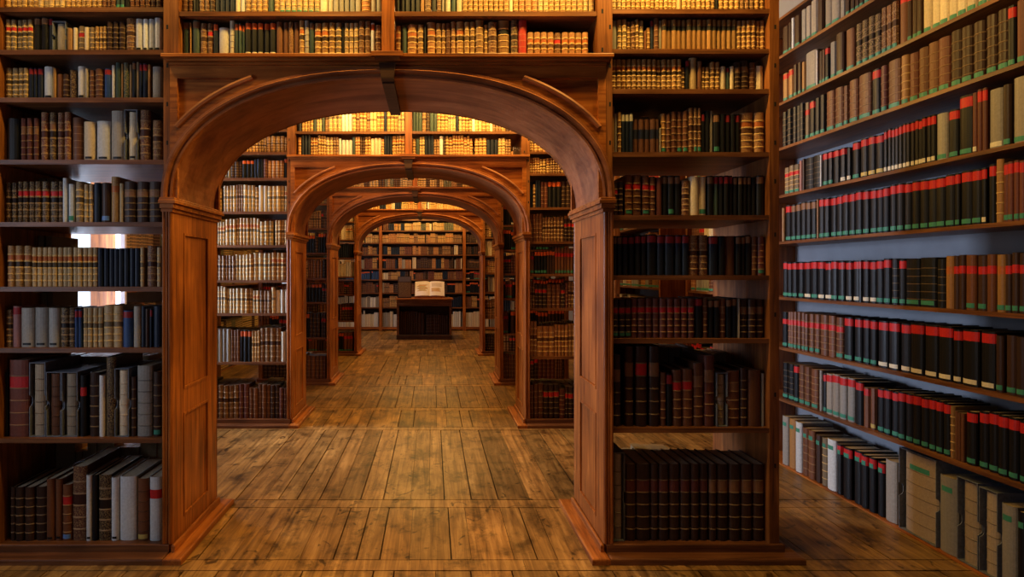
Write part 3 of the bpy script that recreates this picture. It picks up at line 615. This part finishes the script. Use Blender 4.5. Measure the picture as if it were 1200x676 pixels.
WR = {8: (0.012, 'gy.u:915:922:.40 tn.u:922.5:930:.395 wp.u:930.5:938:.39 br.ru:938.5:945:.37 br.ru:945.5:953:.37 db.u:953.5:960:.355 mr.ru:960.5:967:.36 wp.u:967.5:978:.37 bk.Lu:979:985:.36 bk.Lu:986:996:.355 bk.Lu:998:1007:.36 bk.Lu:1007:1015:.355 bk.Lu:1016:1024:.36 bk.Lu:1025:1033:.36 gy:1034:1048:.385 pv.rvuc:1053:1097:.50 gy.u:1098:1119:.43 pv.rvc:1121:1146:.46 pv.rvc:1146.5:1169:.45 gy.u:1170:1188:.41 bk.u:1189:1200:.40 bk.ru:1201:1260:.4*4'),
 7: (ZW[8], 'bk.ot:915:928:.3*2 bk.Lt:928:934:.3 br.rt:934.5:948:.305*2 br.rt:949:957:.30 gy:958:961:.31 bk.Lt:962:966:.29 gy.Lt:966:999:.30*4 bk.L:1000:1009:.30 br.L:1010:1017:.27 br.y:1018:1024:.27 bk.Lt:1025:1050:.29*3 bk.Lt:1050:1085:.30*4 bk.Lt:1086:1111:.30*3 tn.r:1112:1117:.29 br:1117.5:1129:.27*3 bk.Lt:1130:1142:.29 bk.Lt:1143:1166:.31*2 bk.Lt:1166.5:1191:.31*2 bk.Lt:1191.5:1270:.31*6'),
 6: (ZW[7], 'bk.lt:915:921:.29 br.rlt:921:945:.295*6 br.rlt:946:958:.295*2 br.rl:960:968:.295 br.rl:969:977:.295 br.rlt:978:986.5:.295 bk.Lt:987:997:.30 bk.Lt:998:1007:.30 bk.Lt:1008:1016:.30 bk.Lt:1017:1025:.30 bk.Lw:1026:1038:.305 bk.Lw:1039:1051:.305 bk.Lw:1052:1063.5:.305 bk.Lw:1064:1079:.305 bk.Lw:1080:1095:.305 bk.Lw:1096:1112:.305 bk.Lw:1113:1123:.305 bk.Lw:1124:1143:.305 bk.Lw:1145:1162:.305 db.t:1163:1172:.29 db.t:1175:1200:.30*2 db.rt:1201:1280:.3*5'),
 5: (ZW[6], 'bk.Lt:915:939:.285*4 bk.Lw:940:948:.285 bk.Lt:948:956:.285 bk.Lw:956:972:.285*2 bk.Lt:972:988:.285*2 bk.Lw:989:1005:.285*2 bk.L:1005:1009:.285 bk.Lw:1009:1025:.285*2 bk.Lt:1025:1042:.29*2 bk.ot:1042:1050:.285 bk.Lt:1050:1058:.285 bk.ot:1058.5:1075:.285 bk.ot:1075.5:1094:.285 bk.o:1094.5:1104:.285 tn.l:1104.5:1114:.30 db.l:1114.5:1128:.295*2 br.lt:1128.5:1140:.295 db.lt:1142:1153:.295 br.l:1154:1164:.295 tn.lt:1164.5:1175:.30 db.lt:1175.5:1200:.30*3 br.lt:1201:1270:.3*5'),
 4: (ZW[5], 'tn:915.5:918:.28 bk.Lt:918.5:925:.29 bk.Tt:925:955:.295*5 tn:955:957:.30 bk.Lt:957:1025:.295*9 bk.Lt:1025:1074:.295*6 bk.Lt:1074:1116:.295*4 bk.Lt:1116:1122:.295 bk.Lt:1122:1135:.30 bk.Lt:1135:1147:.30 bk.Lw:1147:1153:.30 bk.L:1155:1163:.305 tn.r:1163.5:1172:.325 rb.Lt:1172.5:1200:.30*4 bk.Lt:1201:1290:.3*6'),
 3: (ZW[4], 'mr.rlt:917:934:.225*3 pk:934.5:938:.245 db:938.5:941:.25 bk.o:941:960:.25*2 wp:960:962:.24 bk.Lt:962:968:.245 bk.Lt:968.5:974:.245 bk.L:974.5:982:.25 bk.Lw:982.5:989:.25 bk.w:990:995:.23 bk.Lt:995.5:1004:.26 bk.Ly:1006:1033:.26*3 bk.Lw:1033.5:1094:.275*13 gy.t:1094.5:1107:.265 bk.Lt:1107.5:1119:.27 bk.Lt:1120:1136:.335 rb.w:1136.5:1142:.33 rb.L:1142.5:1154:.33*2 gy.w:1155.5:1172:.31 db.t:1172.5:1182:.31 gy.t:1183:1200:.33 bk.Lt:1201:1290:.31*6'),
 2: (ZW[3], 'bk.r:915:925:.30*2 bk.o:926.5:940:.30*3 mr.lt:941:946:.29 bk.Lt:946.5:953:.29 bk.t:953.5:965:.29*2 br.rt:966:985:.295*2 br.rt:987:992.5:.285 br.rt:993:1003.5:.295 br.rt:1004:1018.5:.30 bk.Lt:1019:1029:.30 rb.rt:1030:1037.5:.30 br.rt:1038:1052.5:.305 tn.rt:1053:1061.5:.31 rb.rt:1062:1072:.30 br.rt:1073:1096:.305*2 rb.rt:1096.5:1110:.31 db.rt:1111:1150:.31*3 db.rt:1152:1178:.315*2 bk.Lt:1178.5:1188:.31 rb.t:1188.5:1200:.31'),
 1: (ZW[2], 'tn.Lt:915:921:.24 tn.Lt:922.5:928:.24 db.t:928.5:937:.26*2 tn.t:937.5:941:.25 gy.t:942:955:.29 wp:955.5:957:.27 db.t:957.5:965:.26*2 bk.Lt:965.5:970:.25 gy.t:970.5:977:.27 db.t:977.5:987:.30 br.t:988:998:.30 db.rgt:1000:1030:.29*4 br.rgt:1031:1050:.30*3 br.L:1051:1060:.33 db.Lt:1060.5:1078:.32*3 vl.t:1079:1166:.30*8'),
 0: (ZW[1], 'db.t:915:922:.24 db.t:922.5:926:.24 wp:926.5:929:.26 db.t:929.5:936:.25 gy.t:936.5:942:.27 gy.t:942.5:948:.27 gy.t:948.5:956:.28 db:956.5:963:.27 gy.t:964:972:.29 gy.t:972.5:982:.29 gy:982.5:988:.29 db.t:989:1010:.28*4 gy.t:1010:1030:.28*3'),
}
for i, (z, sp) in WR.items(): wall_row(z + (0.0 if i == 8 else 0.0), sp, (UP[i], 'on the side wall', 'books on the %s of the long side wall' % UP[i]), 400 + i)

# the 300 that show largest stand as books of their own
def vis_area(b):
    if b.rot == 0.0: return b.px
    y = b.place[1]; x = 507 + b.place[0] * 700 / y
    return b.px if x < 1200 else 0.0
BOOKS.sort(key=lambda b: -vis_area(b))
NIND = 310
MATB = [M['book']]
SHORT = {'br': 'brown', 'db': 'dark brown', 'rb': 'reddish brown', 'tn': 'tan', 'vl': 'cream', 'wp': 'white', 'gy': 'grey', 'bk': 'black', 'bl': 'navy', 'bb': 'blue', 'gn': 'dark green',
         'og': 'orange brown', 'mr': 'olive brown', 'rd': 'bright red', 'cr': 'pale calf', 'pk': 'dusty pink', 'pv': 'parchment'}
def describe(b, most):
    f = b.flags; s = SHORT[b.sty]; ex = ''
    for k, t in (('L', 'red top label'), ('l', 'red label'), ('T', 'tan top'), ('D', 'navy band'), ('g', 'gilt spine'), ('a', 'tan label'), ('t', 'green tag'), ('u', 'green tag'), ('w', 'pale tag'), ('y', 'yellow tag'), ('b', 'blue tag'), ('k', 'black mark')):
        if k in f: ex = t; break
    if b.sty in ('tn', 'og', 'cr') and 'l' in f: ex = 'orange label'
    out = s + ' book' + (', ' + ex if ex else '')
    if 'r' in f and len(out.split()) < most: out = 'ribbed ' + out
    return out
def xform(b):
    px, py, pz = b.place; c, s = math.cos(b.rot), math.sin(b.rot)
    return lambda x, y, z: (px + x * c - y * s, py + x * s + y * c, pz + z)
for i, b in enumerate(BOOKS):
    solo = i < NIND or getattr(b, 'case', None)
    r = random.Random(int(b.seed * 1e6))
    if not solo:
        book_geo(b, r, 4, STUFF, STUFF, None, None, xform(b), True); continue
    cv, pg, lb, tg = MB(), MB(), MB(), MB()
    book_geo(b, r, 8, cv, pg, lb, tg, lambda x, y, z: (x, y, z), False)
    o = cv.build('book', MATB, None, b.place); o.rotation_euler.z = b.rot
    pg.build('page_block', [M['paper']], o)
    if lb.v: lb.build('title_label', MATB, o)
    if tg.v: tg.build('shelf_mark', MATB, o)
    where = '%s from left, %s %s' % (ordw(b.n), b.row[0], b.row[1]); tag(o, '%s, %s' % (describe(b, 16 - len(where.split())), where), 'book', b.row[2])
    if b.case:
        wd, ht = b.case; d = b.d + 0.012; t = 0.0042; m = MB(); f0 = -0.013
        Z = [0, t, ht - t, ht]
        nz = [(f0, 0), (f0, ht * .40), (0.004, ht * .42), (0.012, ht * .445), (0.012, ht * .515), (0.004, ht * .54), (f0, ht * .56), (f0, ht)]
        side = nz + [(d, ht), (d, 0)]
        n = len(side)
        for s in (-1, 1):
            xa, xb = s * wd / 2, s * (wd / 2 - t)
            V = [(xa, y, z) for y, z in side] + [(xb, y, z) for y, z in side]
            q = MB()
            # two halves keep the notched side convex enough to fill
            F = [(0, 1, 9), (1, 2, 9), (2, 3, 9), (3, 4, 8, 9), (4, 5, 8), (5, 6, 8), (6, 7, 8)]
            F += [tuple(k + n for k in reversed(f)) for f in F] + [(k, (k + 1) % n, n + (k + 1) % n, n + k) for k in range(n)]
            m.add(V, F)
        a = wd / 2 - t
        m.box(-a, a, f0, d, 0, t); m.box(-a, a, f0, d, ht - t, ht); m.box(-a, a, d - t, d, t, ht - t)
        so = m.build('slipcase', [M['case']], None, (b.place[0], b.place[1], b.place[2] - 0.0047)); so.rotation_euler.z = b.rot
        so['label'] = 'grey notched slipcase around the %s book from left, %s %s' % (ordw(b.n), b.row[0], b.row[1]); so['category'] = 'slipcase'; so['group'] = 'notched slipcases'

# ---- all the smaller and farther rows
PAL = {
 'gold': 'tn.rg tn.rg cr.rg og.rgl tn.r br.rg vl tn.rgl bl tn.rg og.r gn.g br.r cr.rg tn.rgl',
 'mix': 'br.r db.r tn.rg vl bk.L bl br.rg gy og.r rb.r',
 'cream': 'cr.rg cr.rgl tn.rg cr.rgl br.rg cr.rg vl tn.rgl cr.rg',
 'brown': 'br.r db.rl br.rg rb.r db.r br.r',
 'dark': 'db.r bk.T bl.L db.rl bk.L br.r',
 'green': 'mr.rg mr.rg gn.g br.rg mr.r db.r',
 'blue': 'bl bb bl.L bb.L bk bl',
 'white': 'wp vl gy wp gy vl',
 'redtop': 'bk.L bk.Lt bk.L br.lt db.L bk.Lw',
 'varied': 'tn.rg cr.rg bl og.rgl vl gn br.rg tn.rgl wp tn.rg cr.rg og.rgl db.r tn.rg cr.rg', 'inside': 'db.r db.r db db.ra bk db.o', 'tags': 'br.rt og.rt tn.t vl.t gy.t br.rlt',
 'orange': 'og.rg og.r br.rg og.rgl tn.rg',
}
def filler(x0, x1, y, z, hmin, hmax, wmin, wmax, pal, seed, face=-1, depth=0.22, run=4, gap=0.03, along='x', sx=1):
    r = random.Random(seed); L = PAL[pal].split(); x = x0; sty = None; left = 0
    while x < x1 - wmin:
        if left <= 0:
            sty = r.choice(L); left = r.randint(1, run); wd = r.uniform(wmin, wmax); h = r.uniform(hmin, hmax)
            if r.random() < gap: x += wd * .6
        w2 = min(wd * r.uniform(.92, 1.08), x1 - x); s_, _, f = sty.partition('.')
        hh = h * r.uniform(.985, 1.015)
        if along == 'x':
            b = newbook(s_, f, w2 - 0.001, hh, depth * r.uniform(.9, 1.05), (x + w2 / 2, y + face * -1 * r.uniform(0, .012), z + 0.0006), 0.0 if face < 0 else math.pi, 0, r, True)
        else:
            b = newbook(s_, f, w2 - 0.001, hh, depth, (y, x + w2 / 2, z + 0.0006), -math.pi / 2 * sx, 0, r, False)
        b.side = b.side
        book_geo(b, r, 4, STUFF, STUFF, None, None, xform(b), True); x += w2; left -= 1
FL = ['gold', 'orange', 'mix', 'cream', 'cream', 'cream', 'cream', 'mix', 'brown']
FR = ['orange', 'orange', 'orange', 'mix', 'brown', 'redtop', 'brown', 'orange', 'brown']
PALS = {1: (FL, FR), 2: (['gold', 'mix', 'green', 'brown', 'dark', 'brown', 'dark', 'dark', 'brown'], ['orange', 'orange', 'brown', 'redtop', 'redtop', 'brown', 'redtop', 'redtop', 'brown']),
        3: (['gold', 'blue', 'cream', 'cream', 'blue', 'white', 'brown', 'brown', 'redtop'], ['gold', 'orange', 'orange', 'mix', 'mix', 'orange', 'mix', 'mix', 'brown'])}
def gaps(zs, i): return (3.42 if i == 0 else zs[i - 1]) - 0.026 - zs[i]
for i in (1, 2, 3):
    y = Y0 + OFFS[i] + 0.03
    for side, zs, pal in (('l', ZL9, PALS[i][0]), ('r', ZR9, PALS[i][1])):
        xa, xb = (CX - 2.1925 + 0.004, CX - UO - 0.004) if side == 'l' else (CX + UO + 0.004, CX + EI - 0.004)
        if i == 1:
            xa, xb = (xa, xb)
        for k in range(9):
            g = gaps(zs, k); g = min(g, 0.42)
            filler(xa, xb, y, zs[k], g * .72, min(g * .88, .40), 0.026, 0.05 if k < 7 else 0.065, pal[k], 1000 + i * 50 + k + (20 if side == 'r' else 0), run=4, depth=0.24)
            if k not in (5, 6): filler(xa, xb, y + DEP - 0.06, zs[k], g * .6, g * .8, 0.03, 0.06, 'brown', 1500 + i * 50 + k + (20 if side == 'r' else 0), face=1, run=6)
    op = {1: ('varied', 'varied'), 2: ('green', 'green'), 3: ('varied', 'varied')}[i]
    for k, z in enumerate([3.069, 2.8155]):
        for j, (xa, xb) in enumerate(((CX - 1.16, CX - 0.04), (CX + 0.04, CX + 1.16))):
            filler(xa, xb - (0.09 if k and j else 0), y, z, 0.17 if k else 0.22, 0.222 if k else 0.28, 0.024, 0.045, op[k], 1800 + i * 20 + k * 4 + j, run=3)
# backs of the first cases (spines turned to the next bay)
for side, zs in (('l', ZL9), ('r', ZR9)):
    xa, xb = (CX - 2.1925 + 0.004, CX - UO - 0.004) if side == 'l' else (CX + UO + 0.004, CX + EI - 0.004)
    for k in range(9):
        g = min(gaps(zs, k), .45)
        if side == 'l' and k in (4, 5, 6): filler(xa, xa + 0.085, Y0 + DEP - 0.03, zs[k], g * .9, g * .95, .035, .042, 'inside', 2000 + k, face=1, depth=0.3, gap=0)  # narrow dark stack added to hide the glow on the outer upright
        elif side == 'l' and k == 8: filler(xa, xb - 0.2, Y0 + DEP - 0.03, zs[k], .36, .47, .03, .06, 'orange', 2000 + k, face=1, depth=0.15)  # orange covers paint the warm light falling on this back row
        elif side == 'r' and k in (4, 5, 6): pass
        elif side == 'r' and k == 8: filler(xa + 0.2, xb - 0.35, Y0 + DEP - 0.03, zs[k], .33, .41, .03, .06, 'cream', 2020 + k, face=1, depth=0.2)
        else: filler(xa, xb, Y0 + DEP - 0.03, zs[k], g * .8, g * .93, .03, .06, 'brown', 2020 + k, face=1, run=6)
for k, z in enumerate([3.069, 2.8155]):
    for xa, xb in ((CX - 1.16, CX - 0.04), (CX + 0.04, CX + 1.16)): filler(xa, xb, Y0 + DEP - 0.03, z, .17, .22, .03, .05, 'brown', 2100 + k, face=1)
# side walls beyond the first bay
for k, z in enumerate(ZW[1:] + [0.010]):
    h = 0.27
    for a, b_ in ((5.46, 6.74), (7.61, 9.59), (9.76, 12.19)): filler(a, b_, XSP, z, h * .85, h * 1.05, .035, .065, 'tags' if k in (4, 5, 6) else 'redtop', 2200 + k, along='x' if False else 'y', run=5)
    for a, b_ in ((2.97, 5.39), (6.61, 8.59), (8.76, 12.19)): filler(a, b_, 2 * CX - XSP, z, h * .8, h * 1.0, .03, .055, 'green', 2300 + k, along='y', sx=-1, run=6)
# end wall
BP = [['gold', 'gold', 'gold'], ['cream', 'gold', 'green'], ['cream', 'orange', 'green'], ['mix', 'mix', 'inside'], ['mix', 'mix', 'inside'], ['blue', 'mix', 'redtop'], ['brown', 'mix', 'redtop'], ['white', 'mix', 'mix'], ['white', 'white', 'white']]
ZB9 = ZB + [0.10]
for k, z in enumerate(ZB9):
    g = (3.4 if k == 0 else ZB9[k - 1]) - 0.03 - z
    for j, (a, b_) in enumerate(zip(BX[:-1], BX[1:])):
        filler(CX + a + 0.045, CX + b_ - 0.045, YB + 0.03, z, g * .66, g * .86, 0.028, 0.055, BP[k][j], 2500 + k * 5 + j, run=5, gap=.08)

# ---------------------------------------------------------------- reading table with the open book
TX, TY = -0.20, 14.2
t = empty('reading_table', (TX, TY, 0), 'dark wooden reading table with shelf space below, standing beyond the farthest arch', 'table')
m = MB(); m.box(-0.69, 0.69, -0.03, 0.75, 0.945, 0.975, ch=0.006); m.build('table_top', M['horiz'], t)
m = MB(); m.box(-0.655, 0.655, 0, 0.02, 0.80, 0.944); m.box(-0.655, 0.655, 0.70, 0.72, 0.80, 0.944)
for k in range(22): m.box(-0.62 + k * 0.058, -0.58 + k * 0.058, -0.006, -0.0002, 0.885, 0.915)
m.box(-0.655, 0.655, -0.012, -0.0002, 0.80, 0.815); m.build('frieze', M['shelf'], t)
for s in (-1, 1):
    m = MB(); a, b_ = sorted((s * 0.60, s * 0.655)); m.box(a, b_, 0.021, 0.70, 0.0, 0.944); m.build('side_panel', M['shelf'], t)
m = MB(); m.box(-0.66, 0.66, -0.02, 0.72, 0.0, 0.11, ch=0.01); m.build('plinth', M['dark'], t)
m = MB(); m.box(-0.599, 0.599, 0.40, 0.42, 0.111, 0.944); m.build('back_panel', M['dark'], t)
filler(TX - 0.59, TX + 0.05, TY + 0.10, 0.1115, .5, .56, .05, .085, 'inside', 3001, run=8, depth=0.25)
filler(TX + 0.05, TX + 0.59, TY + 0.10, 0.1115, .40, .5, .045, .07, 'inside', 3002, run=8, depth=0.25)
ob = empty('open_book', (TX + 0.13, TY + 0.22, 0.976), 'large open illustrated book with cream pages propped on the reading table', 'book')
tilt = math.radians(52); ca, sa = math.cos(tilt), math.sin(tilt)
def P3(u, v, n): return (u, v * ca - n * sa, 0.045 + v * sa + n * ca)       # u across, v up the slope, n off the page
for s in (-1, 1):
    m = MB(); nseg = 10; V = []; F = []
    for k in range(nseg + 1):
        u = k / nseg; x = s * u * 0.355; nn = 0.012 + 0.035 * math.sin(math.pi * min(1, u * 1.05)) ** .6 * (1 - .55 * u)
        V += [P3(x, 0, nn), P3(x, 0.43, nn), P3(x, 0, 0.002), P3(x, 0.43, 0.002)]
    for k in range(nseg):
        a = 4 * k; F += [(a, a + 4, a + 5, a + 1), (a + 2, a + 3, a + 7, a + 6), (a, a + 2, a + 6, a + 4), (a + 1, a + 5, a + 7, a + 3)]
    F.append((4 * nseg, 4 * nseg + 2, 4 * nseg + 3, 4 * nseg + 1)); m.add(V, F)
    po = m.build('page_block', [M['page']], ob)
    def surf(u): return 0.0125 + 0.035 * math.sin(math.pi * min(1, u * 1.05)) ** .6 * (1 - .55 * u)
    pm = MB()
    rr = random.Random(3 + s)
    def strip(u0, u1, v0, v1, col):
        V = []; 
        for k in range(7):
            u = u0 + (u1 - u0) * k / 6; V += [P3(s * u * 0.355, v0, surf(u) + .0012), P3(s * u * 0.355, v1, surf(u) + .0012)]
        pm.add(V, [(2 * k, 2 * k + 2, 2 * k + 3, 2 * k + 1) for k in range(6)], 0, (*col, 1))
    if s < 0:
        for k in range(9):      # a coloured plan
            v = 0.13 + k * 0.022; a = 0.22 + 0.08 * math.sin(k * 1.3); strip(a, 0.86 - 0.07 * (k % 3), v, v + 0.021, rr.choice([(.55, .42, .2), (.6, .3, .12), (.45, .42, .2), (.62, .5, .3)]))
    else:
        for k in range(5): strip(0.12, 0.82, 0.36 - k * 0.022, 0.367 - k * 0.022, (.35, .28, .2))
        for k in range(6):
            v = 0.12 + k * 0.018; strip(0.10 + .03 * (k % 2), 0.75 - .05 * (k % 3), v, v + 0.017, rr.choice([(.62, .33, .15), (.6, .42, .2), (.55, .45, .25)]))
    pm.build('coloured_plate' if s < 0 else 'text_and_plate', MATB, po)
m = MB()
for s in (-1, 1):
    V = [P3(0, -0.008, -0.004), P3(s * 0.365, -0.008, -0.004), P3(s * 0.365, 0.438, -0.004), P3(0, 0.438, -0.004), P3(0, -0.008, 0.0015), P3(s * 0.365, -0.008, 0.0015), P3(s * 0.365, 0.438, 0.0015), P3(0, 0.438, 0.0015)]
    m.add(V, [(3, 2, 1, 0), (4, 5, 6, 7), (0, 1, 5, 4), (1, 2, 6, 5), (2, 3, 7, 6), (3, 0, 4, 7)], 0, (0.10, 0.04, 0.02, 1))
m.build('cover', MATB, ob)
st = empty('book_cradle', (TX + 0.13, TY + 0.22, 0.9755), 'low wooden cradle holding up the open book on the table', 'book stand')
m = MB()
V = [(-0.36, -0.02, 0.0), (0.36, -0.02, 0.0), (0.36, 0.36, 0.0), (-0.36, 0.36, 0.0)]
m.box(-0.37, 0.37, -0.06, 0.33, 0.0, 0.012); m.box(-0.37, 0.37, -0.06, -0.045, 0.012, 0.04)
m.build('ledge', M['vert'], st)
m = MB()
for s in (-1, 1):
    x0, x1 = sorted((s * 0.2, s * 0.225))
    m.add([(x0, 0.03, .012), (x0, 0.30, .012), (x0, 0.29, .34), (x1, 0.03, .012), (x1, 0.30, .012), (x1, 0.29, .34)], [(0, 1, 2), (5, 4, 3), (0, 3, 4, 1), (1, 4, 5, 2), (2, 5, 3, 0)])
m.build('support', M['vert'], st)
# dark tooled board leaning at the table's other end
bd = MB(); bd.box(-0.165, 0.165, 0, 0.07, 0, 0.53, 0, (0.05, 0.030, 0.020, 1))
o = bd.build('album', MATB, None, (TX - 0.48, TY + 0.30, 0.9755)); 
tag(o, 'dark leather album standing upright at the end of the reading table', 'book')
m = MB(); m.box(-0.15, 0.15, -0.003, -0.0002, 0.40, 0.515, 0, (0.16, 0.13, 0.12, 1)); m.build('title_panel', MATB, o)
m = MB(); m.box(-0.15, 0.15, -0.003, -0.0002, 0.03, 0.385, 0, (0.13, 0.065, 0.03, 0.0)); m.build('tooled_panel', MATB, o)

so = STUFF.build('shelved_book_rows', MATB)
so['kind'] = 'stuff'; so['label'] = 'the smaller and farther rows of old books filling all the other shelves'; so['category'] = 'books'
